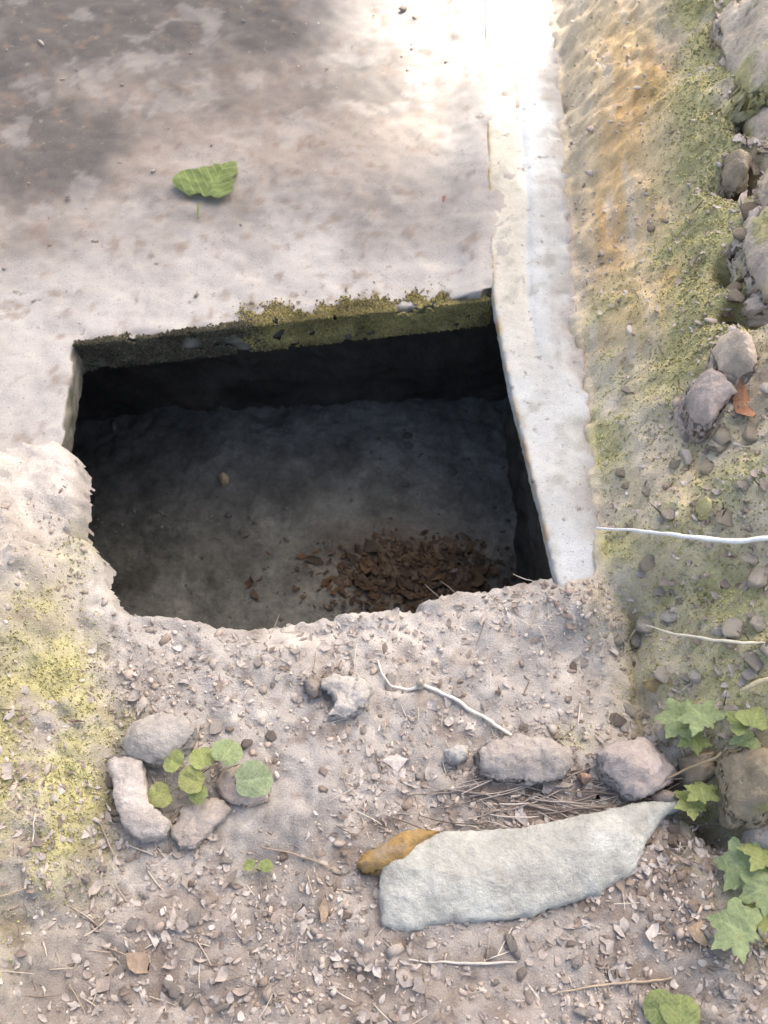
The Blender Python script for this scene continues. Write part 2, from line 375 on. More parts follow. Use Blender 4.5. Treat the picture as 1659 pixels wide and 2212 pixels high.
# ------------------------------------------------------------------ concrete slab over the pit
SLAB_T = 0.078
sme = remeshed(*prism(slab_poly, -SLAB_T, 0.0), 0.0075)
co, no = arrays(sme)
d = 0.004 * fbm(co, 9, 3, 101) + 0.0028 * fbm(co, 35, 3, 103) + 0.0016 * fbm(co, 110, 2, 105)
edge = 1 - sstep(0.0, 0.03, sdist(co[:, :2], slab_poly))
d -= edge * np.clip(fbm(co, 26, 3, 107), 0, 1) * 0.010 * (co[:, 2] > -0.035)
co += no * d[:, None]
co[:, 2] += 0.027 * sstep(-0.10, 0.0, co[:, 0] - kerb_side(co[:, 1], kl) + 0.006 * fbm(co, 9, 3, 109)) * (no[:, 2] > 0.3)
put(sme, co)
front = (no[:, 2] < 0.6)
CONC = np.array(lin(174, 169, 162)); DIRTY = np.array(lin(144, 138, 131)); DIRT_AND_SHADE = np.array(lin(94, 90, 86)); TAN = np.array(lin(152, 140, 128))
fd = (SLAB_F1.xy - SLAB_F0.xy).normalized(); nrm = Vector((-fd.y, fd.x))
back = (co[:, 0] - SLAB_F0.x) * nrm.x + (co[:, 1] - SLAB_F0.y) * nrm.y        # metres behind the broken edge
c = np.tile(CONC, (len(co), 1))
def mixc(c, col, w): w = np.clip(w, 0, 1)[:, None]; return c * (1 - w) + np.array(col) * w
c = mixc(c, DIRTY, sstep(0.05, 0.36, back + 0.10 * fbm(co, 6, 5, 111, 0.6)) * 0.95)
c = mixc(c, TAN, np.clip(fbm(co, 2.6, 3, 113) + 0.1, 0, 0.8) * sstep(0.1, 0.4, back))
c = mixc(c, DIRT_AND_SHADE, np.clip(fbm(co, 4.5, 5, 115, 0.6) * 0.55 + 0.05 + 1.0 * (1 - sstep(-0.75, 0.15, co[:, 0])) * sstep(0.2, 0.7, back), 0, 0.95) * sstep(0.05, 0.3, back))  # dark dirt blotches, plus shade painted in toward the far left
c = mixc(c, CONC * 0.95, np.clip(fbm(co, 13, 5, 117, 0.6) * 0.9 - 0.3, 0, 0.3))
c = mixc(c, CONC * 1.03, sstep(0.0, 0.36, co[:, 0] + 0.10 * fbm(co, 5, 3, 118)) * 0.8)
c = mixc(c, HUMUS, np.clip(fbm(co, 40, 3, 119) * 1.2 - 0.6, 0, 0.6))
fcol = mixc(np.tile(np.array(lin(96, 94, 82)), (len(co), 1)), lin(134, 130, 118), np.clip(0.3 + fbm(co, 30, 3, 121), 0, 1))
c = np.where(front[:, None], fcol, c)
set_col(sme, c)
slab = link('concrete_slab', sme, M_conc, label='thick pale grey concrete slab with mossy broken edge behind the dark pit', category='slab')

# ------------------------------------------------------------------ pale kerb along the right of the pit
kv, kf = [], []
NK = 60
ys = np.linspace(kl[0, 1], kl[-1, 1], NK)
prof = [(0.0, 0.0), (0.0, -0.026), (0.30, -0.10), (0.42, -0.34), (1.0, -0.34), (1.0, 0.0)]
for y in ys:
    a = kerb_side(y, kl); b = kerb_side(y, kr)
    for u, z in prof: kv.append((a + (b - a) * u, y, 0.03 + z))
m = len(prof)
for i in range(NK - 1):
    for k in range(m): kf.append([i * m + k, i * m + (k + 1) % m, (i + 1) * m + (k + 1) % m, (i + 1) * m + k])
kf.append(list(range(m))); kf.append([(NK - 1) * m + k for k in range(m)][::-1])
kme = remeshed(kv, kf, 0.005); relax(kme, 4)
co, no = arrays(kme)
d = 0.0012 * fbm(co, 6, 2, 131) + 0.0010 * fbm(co, 45, 3, 133)
u = (co[:, 0] - kerb_side(co[:, 1], kl)) / (kerb_side(co[:, 1], kr) - kerb_side(co[:, 1], kl))
bx = sstep(-0.12, 0.35, SLAB_F1.y - co[:, 1] + 0.08 * fbm(co, 7, 3, 132))
d -= (1 - bx) * 0.006 * np.exp(-((u - 0.42 + 0.06 * fbm(co, 5, 2, 134)) / 0.05) ** 2) * (no[:, 2] > 0.5)
d -= np.exp(-((u - 1) / 0.18) ** 2) * np.clip(fbm(co, 30, 4, 135) - 0.05, 0, 1) * 0.012
d += 0.0010 * fbm(co, 110, 2, 136)
co += no * d[:, None]; put(kme, co)
WASH = np.array(lin(186, 188, 186))
c = np.tile(WASH, (len(co), 1))
c = mixc(c, lin(176, 175, 169), np.clip(fbm(co, 10, 4, 137) * 0.9 - 0.05, 0, 0.6))
c = mixc(c, lin(188, 181, 162), (1 - bx) * (1 - sstep(0.3, 0.5, u)) * 0.7)
c = mixc(c, lin(168, 146, 112), np.exp(-((u) / 0.05) ** 2) * (0.5 + fbm(co, 30, 3, 139)) * 0.8)
c = mixc(c, lin(164, 164, 160), np.clip(fbm(np.c_[co[:, 0] * 22, co[:, 1] * 3, co[:, 2]], 1.0, 4, 147) * 0.9 - 0.05, 0, 0.5))
c = mixc(c, SOIL2, np.clip(sstep(0.62, 1.05, u + 0.25 * fbm(co, 14, 3, 145)), 0, 0.8))
c = mixc(c, lin(150, 148, 138), np.clip(fbm(co, 26, 3, 141) * 1.2 - 0.5, 0, 0.6))
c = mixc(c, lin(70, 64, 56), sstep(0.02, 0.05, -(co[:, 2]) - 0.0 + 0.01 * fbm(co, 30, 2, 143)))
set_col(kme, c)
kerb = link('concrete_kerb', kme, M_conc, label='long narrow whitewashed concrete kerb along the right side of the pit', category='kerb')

# ------------------------------------------------------------------ moss tufts (soft, uncountable)
def tufts(points, normals, cols, lmin=0.005, lmax=0.012, wid=0.0022):
    n = len(points)
    L = rng.uniform(lmin, lmax, n)[:, None]
    dirs = normals + rng.normal(0, 0.55, (n, 3)); dirs /= np.linalg.norm(dirs, axis=1)[:, None]
    s = np.cross(dirs, rng.normal(0, 1, (n, 3))); s /= np.linalg.norm(s, axis=1)[:, None]
    t = np.cross(dirs, s); w = wid * rng.uniform(0.7, 1.4, n)[:, None]
    base = points - dirs * 0.002; mid = base + dirs * L * 0.5
    v = np.stack([base, mid + s * w, mid - 0.5 * s * w + 0.87 * t * w, mid - 0.5 * s * w - 0.87 * t * w, base + dirs * L], 1).reshape(-1, 3)
    o = (np.arange(n) * 5)[:, None]
    f = np.concatenate([o + np.array([[0, 2, 1]]), o + np.array([[0, 3, 2]]), o + np.array([[0, 1, 3]]), o + np.array([[4, 1, 2]]), o + np.array([[4, 2, 3]]), o + np.array([[4, 3, 1]])])
    return v, f, np.repeat(cols, 5, 0)
def moss_cols(n, pal, seed=0):
    pal = np.array(pal); c = pal[rng.integers(0, len(pal), n)]
    return c * rng.uniform(0.8, 1.18, (n, 1))
# on the slab edge
n = 52000
t = rng.uniform(0, 1, n); along = np.array(SLAB_F0.xy)[None] + t[:, None] * np.array((SLAB_F1 - SLAB_F0).xy)[None]
lush = (t + 0.02 * rng.normal(0, 1, n) > 0.42).astype(float)
patch = fbm(np.c_[t * 30, t * 0], 0.6, 4, 151) * 1.2
patch = patch + 0.5 * rng.normal(0, 1, n)
reach = np.where(lush > 0.5, 0.022 + 0.014 * patch, 0.003 + 0.006 * patch)
down = rng.uniform(0, 1, n)
onface = rng.uniform(0, 1, n) < 0.62
nv = np.array((nrm.x, nrm.y))
depth = np.where(onface, -0.004, rng.uniform(0, 1, n) ** 1.4 * np.maximum(reach, 0.0) * 1.3 - 0.004)
z = np.where(onface, 0.003 - down * SLAB_T * 0.95, 0.001)
pp = np.c_[along + nv[None] * depth[:, None], z]
keep = (fbm(pp, 30, 3, 153) + 0.25 * lush - np.where(onface, down * 0.25, 0) > -0.45) & (onface | (reach > 0))
nn = np.where(onface[:, None], np.array([-nv[0], -nv[1], 0.5])[None], np.array([-nv[0] * 0.3, -nv[1] * 0.3, 1])[None])
cl = np.where((lush > 0.5)[:, None], moss_cols(n, [lin(182, 168, 104), lin(164, 156, 98), lin(142, 128, 86), lin(172, 156, 114), lin(150, 144, 108)]), moss_cols(n, [lin(92, 90, 72), lin(78, 76, 62), lin(116, 108, 92)]))
cl *= (1 + 0.35 * fbm(pp, 25, 3, 155))[:, None]
v, f, cc = tufts(pp[keep], nn[keep], cl[keep], 0.004, 0.009)
link('moss', mesh_from('moss_on_edge', v, f, False, cc), M_moss, slab, kind='stuff', label='yellow green moss growing along the slab edge')
# on the ground
cand = rng.uniform((-1.05, 0.02), (1.05, 2.5), (700000, 2))
cand = cand[gauss(cand, MOSS_SPOTS) > 0.04]
mw = np.clip(gauss(cand, MOSS_SPOTS) * (1.0 + 0.9 * fbm(cand, 20, 3, 71)), 0, 1)
ok = (rng.uniform(0, 1, len(cand)) < mw * 0.75) & (sdist(cand, open_poly) < -0.002) & (onslab(cand) < -0.01)
kk = (cand[:, 0] > kerb_side(cand[:, 1], kl)) & (cand[:, 0] < kerb_side(cand[:, 1], kr)) & (cand[:, 1] > P(1250, 1270).y)
cand = cand[ok & ~kk]
pp = np.c_[cand, H(cand)]
cl = moss_cols(len(pp), [lin(202, 195, 142), lin(192, 187, 132), lin(186, 176, 126), lin(210, 202, 158), lin(178, 180, 124)])
cl *= (1 + 0.3 * fbm(pp, 14, 3, 157))[:, None]
v, f, cc = tufts(pp, np.tile([0, 0, 1.0], (len(pp), 1)), cl, 0.003, 0.007, 0.0017)
link('moss_carpet', mesh_from('moss_carpet', v, f, False, cc), M_moss, kind='stuff', label='yellow green moss carpeting the soil beside kerb and at left', category='moss')

# ------------------------------------------------------------------ gravel, crumbs, litter (uncountable)
def ico(sub):
    bm = bmesh.new(); bmesh.ops.create_icosphere(bm, subdivisions=sub, radius=1)
    v = np.array([tuple(x.co) for x in bm.verts]); f = np.array([[a.index for a in x.verts] for x in bm.faces]); bm.free(); return v, f
def rotmats(n, flat=1.0):
    a = rng.uniform(0, 2 * np.pi, n); cz, sz = np.cos(a), np.sin(a)
    Rz = np.zeros((n, 3, 3)); Rz[:, 0, 0] = cz; Rz[:, 0, 1] = -sz; Rz[:, 1, 0] = sz; Rz[:, 1, 1] = cz; Rz[:, 2, 2] = 1
    b = rng.normal(0, 0.5 * flat, n); cx, sx = np.cos(b), np.sin(b)
    Rx = np.zeros((n, 3, 3)); Rx[:, 0, 0] = 1; Rx[:, 1, 1] = cx; Rx[:, 1, 2] = -sx; Rx[:, 2, 1] = sx; Rx[:, 2, 2] = cx
    return Rz @ Rx
def crumbs(p3, size, cols, sub=1, flat=0.6):
    v0, f0 = ico(sub); n = len(p3)
    sc = size[:, None] * np.c_[rng.uniform(0.7, 1.9, n), rng.uniform(0.5, 1.1, n), rng.uniform(0.25, 0.6, n)]
    v = v0[None] * (1 + rng.uniform(-0.4, 0.3, (n, len(v0), 1)))
    v = np.einsum('nij,nkj->nki', rotmats(n, flat), v * sc[:, None, :]) + p3[:, None, :]
    f = f0[None] + (np.arange(n) * len(v0))[:, None, None]
    return v.reshape(-1, 3), f.reshape(-1, 3), np.repeat(cols, len(v0), 0)
def scatter(n, dens):
    c = rng.uniform((-1.05, 0.02), (1.05, 2.5), (n, 2))
    ok = (sdist(c, open_poly) < -0.006) & (onslab(c) < -0.012)
    kk = (c[:, 0] > kerb_side(c[:, 1], kl) - .005) & (c[:, 0] < kerb_side(c[:, 1], kr) + .005) & (c[:, 1] > P(1250, 1275).y)
    ok &= ~kk; c = c[ok]
    c = c[rng.uniform(0, 1, len(c)) < dens(c)]
    return c
def dens_soil(c):
    d = 0.42 + 0.8 * fbm(c, 7, 4, 161)
    d *= 1 - 0.5 * np.clip(gauss(c, CLAY_SPOTS) * 1.2, 0, 1)
    d *= 1 - 0.7 * gauss(c, PALE_SPOTS) * (c[:, 0] < 0.42)
    return np.clip(d, 0.02, 1)
STONE_PAL = [lin(190, 180, 170), lin(176, 165, 155), lin(198, 188, 177), lin(160, 148, 136), lin(184, 168, 155), lin(142, 128, 115), lin(190, 174, 160)]
c = scatter(90000, dens_soil)
sz = np.clip(rng.lognormal(math.log(0.0019), 0.55, len(c)), 0.0009, 0.009)
v, f, cc = crumbs(np.c_[c, H(c) + sz * 0.25], sz, moss_cols(len(c), STONE_PAL))
link('gravel', mesh_from('gravel', v, f, False, cc), M_crumb, kind='stuff', label='grey brown gravel and earth crumbs strewn over the soil', category='gravel')
# crumbs and dust on the slab
c = rng.uniform((-1.05, 1.0), (0.34, 2.5), (360, 2)); s_ = onslab(c); c = c[(s_ > 0.02)]
c = c[rng.uniform(0, 1, len(c)) < np.clip(0.45 + 0.8 * fbm(c, 5, 3, 165), 0.05, 1)]
sz = np.clip(rng.lognormal(math.log(0.003), 0.45, len(c)), 0.0016, 0.009)
v, f, cc = crumbs(np.c_[c, 0.002 + sz * 0.1], sz, moss_cols(len(c), [lin(136, 126, 114), lin(150, 140, 128), lin(180, 172, 160), lin(126, 114, 102)]))
link('crumbs', mesh_from('slab_crumbs', v, f, False, cc), M_crumb, slab, kind='stuff', label='brown earth crumbs scattered over the slab')
# crumbs along the pit's right wall and floor
c = rng.uniform((-0.82, 0.56), (0.42, 1.48), (700, 2)); c = c[rng.uniform(0, 1, len(c)) < np.clip(0.5 + 0.8 * fbm(c, 7, 3, 167), 0.05, 1)]
sz = np.clip(rng.lognormal(math.log(0.004), 0.5, len(c)), 0.002, 0.014)
v, f, cc = crumbs(np.c_[c, floor_h(c) - sz * 0.05], sz, moss_cols(len(c), [lin(100, 97, 92), lin(90, 86, 80), lin(108, 104, 98)]))
link('pit_gravel', mesh_from('pit_gravel', v, f, False, cc), M_crumb, kind='stuff', label='dark grey gravel covering the bottom of the pit', category='gravel')

def leaf_flakes(p3, size, cols, tilt=0.5, curl=0.35, aspect=0.45):
    """small curled dead leaves: a 3 x 5 patch each"""
    n = len(p3); us = np.linspace(-1, 1, 5); vs_ = np.array([-1, 0, 1.0])
    U, V = np.meshgrid(us, vs_); U, V = U.ravel(), V.ravel()
    wd = (1 - np.abs(U) ** 2.2) * aspect * V
    cu = rng.normal(0, curl, (n, 1)); cv = rng.normal(0, curl * 1.3, (n, 1))
    loc = np.stack([np.repeat(U[None], n, 0), np.repeat(wd[None], n, 0) * rng.uniform(0.45, 1.6, (n, 1)), cu * U[None] ** 2 + cv * wd[None] ** 2 * 3 + 0.06 * rng.normal(0, 1, (n, 15))], 2)
    loc = (loc + np.concatenate([rng.normal(0, 0.09, (n, 15, 2)), np.zeros((n, 15, 1))], 2)) * size[:, None, None]
    v = np.einsum('nij,nkj->nki', rotmats(n, tilt), loc) + p3[:, None, :]
    q = np.array([[r * 5 + k, r * 5 + k + 1, (r + 1) * 5 + k + 1, (r + 1) * 5 + k] for r in range(2) for k in range(4)])
    f = q[None] + (np.arange(n) * 15)[:, None, None]
    return v.reshape(-1, 3), f.reshape(-1, 4), np.repeat(cols, 15, 0)
def dens_litter(c):
    d = 0.12 + 0.7 * fbm(c, 6, 3, 171) + 0.6 * gauss(c, HUMUS_SPOTS) + 0.55 * (1 - sstep(0.38, 0.62, c[:, 1]))
    return np.clip(d * (1 - np.clip(gauss(c, CLAY_SPOTS), 0, 1)), 0.01, 1)
c = scatter(42000, dens_litter)
sz = np.clip(rng.lognormal(math.log(0.0048), 0.5, len(c)), 0.002, 0.020)
v, f, cc = leaf_flakes(np.c_[c, H(c) + 0.003], sz, moss_cols(len(c), [lin(176, 168, 160), lin(168, 158, 149), lin(188, 180, 172), lin(156, 144, 134), lin(180, 170, 160), lin(144, 131, 120), lin(194, 186, 178)]), 0.35)
link('leaf_litter', mesh_from('leaf_litter', v, f, True, cc), M_dead, kind='stuff', label='crumbled brown leaf litter mixed into the soil', category='litter')

def tube(pts, rads, sides=5):
    pts = np.asarray(pts, float); n = len(pts)
    tg = np.gradient(pts, axis=0); tg /= np.linalg.norm(tg, axis=1)[:, None] + 1e-12
    up = np.tile([0.13, 0.21, 0.97], (n, 1)); s = np.cross(tg, up); s /= np.linalg.norm(s, axis=1)[:, None] + 1e-9; t = np.cross(s, tg)
    a = np.arange(sides) * 2 * np.pi / sides
    v = pts[:, None, :] + np.asarray(rads, float).reshape(-1, 1, 1) * (np.cos(a)[None, :, None] * s[:, None, :] + np.sin(a)[None, :, None] * t[:, None, :])
    i = np.arange(n - 1)[:, None] * sides; k = np.arange(sides)[None]; k1 = (k + 1) % sides
    f = np.stack([i + k, i + k1, i + sides + k1, i + sides + k], 2).reshape(-1, 4)
    return v.reshape(-1, 3), f
def fibres(c, lmin, lmax, rad, ang0=None, spread=3.14, lift=0.006, pal=None, hfun=None):
    V, F, C, o = [], [], [], 0
    for x, y in c:
        L = random.uniform(lmin, lmax); a = (ang0 if ang0 is not None else 0) + random.uniform(-spread, spread); bend = random.uniform(-6, 6)
        t = np.linspace(-0.5, 0.5, 6)
        aa = a + bend * t * L
        xs = x + np.cumsum(np.cos(aa)) * L / 6; ysx = y + np.cumsum(np.sin(aa)) * L / 6
        zz = (hfun or H)(np.c_[xs, ysx])
        zz = np.maximum(zz, zz.mean()) + random.uniform(0.001, lift)
        v, f = tube(np.c_[xs, ysx, zz], rad * random.uniform(0.6, 1.4) * np.array([.7, 1, 1, 1, .9, .5]), 4)
        V.append(v); F.append(f + o); o += len(v); C.append(np.tile(np.array(random.choice(pal)) * random.uniform(.8, 1.2), (len(v), 1)))
    return np.concatenate(V), np.concatenate(F), np.concatenate(C)
FP = [lin(190, 178, 160), lin(170, 154, 136), lin(136, 120, 104), lin(204, 194, 178)]
c = scatter(3600, lambda c: np.clip(dens_litter(c) * 0.8, 0, 1))
v, f, cc = fibres(c, 0.015, 0.06, 0.0008, pal=FP)
link('rootlets', mesh_from('rootlets', v, f, True, cc), M_fibre, kind='stuff', label='fine dry rootlets and stalks lying in the soil', category='litter')
cx = np.array([tuple(P(random.gauss(1130, 150), random.gauss(1728, 26), 0).xy) for _ in range(75)])
v, f, cc = fibres(cx, 0.05, 0.17, 0.0011, ang0=0.0, spread=0.4, lift=0.010, pal=[lin(140, 130, 122), lin(116, 106, 98), lin(164, 154, 144), lin(180, 170, 160)])
link('dead_grass', mesh_from('dead_grass', v, f, True, cc), M_fibre, kind='stuff', label='matted dark dead grass stalks behind the big white stone', category='grass')

# ------------------------------------------------------------------ stones with shapes of their own
def outline_stone(name, px, z0, z1, col, label, cat='stone', dome=0.5, rough=0.006, tilt=(0, 0), voxel=None, sm=4, group=None, patches=None, mat=None, zpos=None):
    inpit = z0 < -0.3
    cpx, cpy = sum(x for x, y in px) / len(px), sum(y for x, y in px) / len(px)
    g0 = P(cpx, cpy, z0) if inpit else PG(cpx, cpy)
    e_ = 0.04; hh = np.zeros(5) if inpit else ground_h(np.array([[g0.x + e_, g0.y], [g0.x - e_, g0.y], [g0.x, g0.y + e_], [g0.x, g0.y - e_], [g0.x, g0.y]]))
    gxs, gys = float(np.clip((hh[0] - hh[1]) / (2 * e_), -0.9, 0.9)) * 0.8, float(np.clip((hh[2] - hh[3]) / (2 * e_), -0.4, 0.4)) * 0.5
    if inpit: gz0 = 0.0
    else: gz0 = float(hh[4]) + 0.010
    poly = []
    for x, y in px:                                # outline put down on the plane the stone lies in
        a_, b_ = P(x, y, 1.0), P(x, y, 0.0)
        f_ = lambda q_: q_.z - (gz0 + (z0 + z1) / 2 + gxs * (q_.x - g0.x) + gys * (q_.y - g0.y))
        t_ = f_(a_) / (f_(a_) - f_(b_)); poly.append(a_.lerp(b_, t_).xy)
    sx = max(p.x for p in poly) - min(p.x for p in poly); sy = max(p.y for p in poly) - min(p.y for p in poly)
    voxel = voxel or max(0.0022, min(sx, sy) / 24)
    me = remeshed(*prism(poly, z0 - 0.02, z1), voxel); relax(me, sm)
    co, no = arrays(me)
    ctr = np.array([np.mean([p.x for p in poly]), np.mean([p.y for p in poly])])
    sdv = sdist(co[:, :2], poly); mx = max(sdv.max(), 1e-4)
    up = co[:, 2] > (z0 + z1) / 2
    co[:, 2] -= up * dome * (z1 - z0) * (1 - np.clip(sdv / mx, 0, 1)) ** 2
    co[:, 2] += (tilt[0] + gxs) * (co[:, 0] - ctr[0]) + (tilt[1] + gys) * (co[:, 1] - ctr[1]) + gz0
    sc = 1 / max(sx, sy); sd_ = random.randint(0, 9999)
    fac = np.round(fbm(co, 2.2 * sc + 4, 2, sd_ + 11) * 3.5) / 3.5                # stepped fracture faces
    co += no * (rough * 0.9 * fac + rough * 0.7 * fbm(co, 3.0 * sc + 4, 3, sd_) - rough * 0.8 * np.abs(fbm(co, 9 * sc + 12, 3, sd_ + 7)) + rough * 0.25 * fbm(co, 40 * sc + 60, 2, sd_ + 8))[:, None]
    base = Vector((ctr[0], ctr[1], z0 + gz0))
    wco = co.copy(); co -= np.array(base); put(me, co)
    cols = np.tile(np.array(col) * (1.28 if max(col) < 0.5 else 1.08), (len(co), 1)) * (1 + 0.14 * fbm(wco, 25, 3, sd_ + 3))[:, None]
    cols = mixc(cols, SOIL2, np.clip(fbm(wco, 30, 3, sd_ + 5) * 0.9 - 0.30, 0, 0.5))
    if patches:
        for pcol, sc_, lo in patches: cols = mixc(cols, pcol, np.clip((fbm(wco, sc_, 3, sd_ + 9) - lo) * 3, 0, 0.85))
    set_col(me, cols)
    o = link(name, me, mat or M_stone, label=label, category=cat); o.location = base
    if group: o['group'] = group
    return o

outline_stone('white_stone', [(818, 1925), (826, 1868), (860, 1822), (950, 1803), (1130, 1786), (1290, 1752), (1370, 1732), (1450, 1726), (1492, 1738), (1432, 1776), (1398, 1816), (1362, 1884), (1298, 1934), (1185, 1966), (1150, 1985), (1000, 1994), (880, 2012), (828, 1995)],
              -0.02, 0.034, lin(174, 174, 165), 'big smooth whitish stone slab with pointed end at bottom right', dome=0.3, rough=0.0045, tilt=(-0.02, 0.07), voxel=0.004, sm=4, patches=[(lin(184, 183, 173), 8, 0.1)])
outline_stone('ochre_stone', [(764, 1868), (790, 1838), (858, 1796), (905, 1788), (955, 1792), (940, 1815), (905, 1840), (880, 1870), (830, 1886), (785, 1886)],
              -0.01, 0.04, lin(158, 130, 84), 'long yellow ochre stone tucked behind the big white stone', dome=0.5, rough=0.004, voxel=0.003)
outline_stone('flat_stone', [(258, 1600), (290, 1560), (350, 1535), (410, 1545), (425, 1570), (405, 1605), (365, 1640), (320, 1650), (270, 1635)],
              0.005, 0.05, lin(162, 156, 148), 'flat rounded grey stone propped above the bent stone at left', dome=0.45, rough=0.004, tilt=(0.02, 0.1), voxel=0.003)
outline_stone('bent_stone', [(240, 1648), (278, 1640), (308, 1650), (316, 1700), (326, 1738), (368, 1778), (356, 1806), (300, 1818), (268, 1790), (246, 1730)],
              -0.01, 0.035, lin(176, 168, 160), 'narrow grey elbow shaped stone below the flat rounded stone at left', dome=0.2, rough=0.004, voxel=0.003, sm=1)
outline_stone('slab_fragment', [(372, 1806), (392, 1752), (450, 1722), (492, 1730), (505, 1752), (462, 1790), (425, 1836), (385, 1838)],
              -0.01, 0.02, lin(174, 163, 153), 'long flat pinkish grey fragment beside the round leaved seedling', dome=0.2, rough=0.0045, voxel=0.003, sm=3)
outline_stone('pink_stone', [(462, 1690), (478, 1660), (520, 1648), (560, 1665), (585, 1692), (580, 1722), (530, 1735), (480, 1722)],
              -0.01, 0.025, lin(182, 164, 150), 'smooth pale pinkish stone under the bluish green leaf', dome=0.6, rough=0.003, voxel=0.003)
outline_stone('broken_stone', [(690, 1480), (720, 1452), (780, 1462), (808, 1480), (790, 1520), (745, 1550), (705, 1548), (725, 1515)],
              -0.005, 0.028, lin(184, 178, 170), 'pale broken stone on the dirt left of the curled white root', dome=0.4, rough=0.006, voxel=0.003)
outline_stone('cup_stone', [(650, 1475), (668, 1460), (692, 1466), (700, 1488), (684, 1505), (660, 1502)],
              -0.01, 0.022, lin(140, 130, 122), 'small dark grey stone just left of the pale broken stone', dome=0.5, rough=0.004, voxel=0.0025)
outline_stone('rubble_block', [(1028, 1620), (1060, 1590), (1130, 1582), (1190, 1590), (1240, 1620), (1236, 1668), (1190, 1690), (1110, 1682), (1040, 1672)],
              -0.01, 0.03, lin(162, 154, 146), 'grey rubble block under the end of the curled white root', dome=0.5, rough=0.006, voxel=0.0032)
outline_stone('white_chip', [(958, 1622), (985, 1605), (1010, 1612), (1014, 1640), (990, 1652), (966, 1645)],
              -0.01, 0.022, lin(196, 192, 184), 'small white stone chip left of the grey rubble block', dome=0.3, rough=0.003, voxel=0.0025)
outline_stone('pinkish_rock', [(1285, 1625), (1330, 1600), (1395, 1598), (1440, 1632), (1466, 1668), (1432, 1700), (1380, 1722), (1345, 1712), (1300, 1668)],
              -0.01, 0.045, lin(172, 161, 154), 'angular pinkish grey rock behind the pointed end of the white stone', dome=0.4, rough=0.006, voxel=0.0035)
outline_stone('dark_pebble', [(1400, 1722), (1425, 1702), (1462, 1708), (1472, 1730), (1450, 1748), (1412, 1744)],
              -0.01, 0.03, lin(140, 130, 122), 'brownish pebble wedged between pinkish rock and white stone tip', dome=0.6, rough=0.003, voxel=0.0025)
outline_stone('mossy_rock', [(1560, 1640), (1600, 1615), (1650, 1612), (1690, 1640), (1690, 1740), (1640, 1772), (1585, 1768), (1570, 1720)],
              -0.02, 0.06, lin(150, 138, 116), 'tan rock with green moss patches at right edge above the dark hole', dome=0.5, rough=0.007, voxel=0.004, patches=[(lin(146, 150, 84), 14, 0.0)])
outline_stone('grey_rock', [(1600, 1790), (1640, 1772), (1700, 1780), (1700, 1835), (1640, 1850), (1606, 1835)],
              -0.02, 0.04, lin(152, 146, 138), 'grey rock at right edge just above the large lobed leaves', dome=0.5, rough=0.005, voxel=0.0035)
outline_stone('brown_rock', [(1462, 1640), (1500, 1618), (1545, 1628), (1552, 1668), (1512, 1702), (1472, 1692)],
              -0.02, 0.035, lin(146, 132, 112), 'dull brown rock between pinkish rock and mossy rock', dome=0.5, rough=0.005, voxel=0.003)
outline_stone('cream_stone', [(1535, 765), (1550, 735), (1590, 722), (1625, 735), (1638, 772), (1625, 808), (1590, 824), (1552, 808)],
              -0.02, 0.06, lin(206, 190, 170), 'rounded cream coloured stone at the right edge beside the moss', dome=0.6, rough=0.004, voxel=0.0035)
outline_stone('purple_rock', [(1470, 865), (1500, 815), (1535, 800), (1572, 822), (1590, 850), (1560, 885), (1530, 930), (1490, 920)],
              -0.02, 0.05, lin(164, 152, 144), 'dusky purplish grey rock just below the rounded cream stone', dome=0.5, rough=0.006, voxel=0.0035, patches=[(lin(176, 146, 130), 12, 0.4)])
outline_stone('big_rock', [(1590, 470), (1630, 448), (1710, 450), (1730, 600), (1690, 690), (1640, 660), (1608, 600), (1595, 540)],
              -0.03, 0.055, lin(184, 172, 158), 'large pinkish grey rock at the right edge midway up', dome=0.45, rough=0.016, voxel=0.005, sm=2, patches=[(lin(186, 180, 128), 11, 0.15)])
outline_stone('upper_rock', [(1540, 30), (1600, -10), (1700, -10), (1720, 120), (1690, 190), (1610, 210), (1560, 150)],
              -0.03, 0.05, lin(184, 172, 154), 'large tan rock in the top right corner beside green moss', dome=0.5, rough=0.016, voxel=0.005, sm=2, patches=[(lin(186, 182, 128), 10, 0.1)])
outline_stone('cleft_rock', [(1600, 240), (1660, 225), (1720, 240), (1720, 330), (1660, 325), (1622, 335), (1590, 300)],
              -0.03, 0.045, lin(180, 166, 148), 'rough tan rock at right edge below the top corner rock', dome=0.4, rough=0.016, voxel=0.005, sm=2, patches=[(lin(186, 182, 128), 12, 0.2)])
outline_stone('wedge_rock', [(1560, 350), (1600, 335), (1625, 360), (1612, 405), (1585, 430), (1555, 405)],
              -0.03, 0.05, lin(150, 138, 118), 'small wedge shaped brown rock beside a dark gap at right', dome=0.4, rough=0.006, voxel=0.004)
outline_stone('ridge_rock', [(1640, 380), (1700, 370), (1720, 440), (1660, 440), (1636, 420)],
              -0.03, 0.04, lin(184, 168, 146), 'pale tan rock wedged above the large pinkish rock at right', dome=0.4, rough=0.006, voxel=0.004)
outline_stone('pit_pebble', [(470, 1028), (484, 1020), (496, 1030), (494, 1044), (478, 1046)],
              FLOOR_Z, FLOOR_Z + 0.03, lin(196, 176, 140), 'tiny cream pebble lying alone on the dark pit floor', dome=0.6, rough=0.001, voxel=0.002)
outline_stone('white_pebble', [(898, 1470), (908, 1462), (918, 1468), (914, 1480), (902, 1482)],
              0.0, 0.016, lin(210, 198, 180), 'tiny cream pebble touching the bend of the curled root', dome=0.6, rough=0.001, voxel=0.0015)
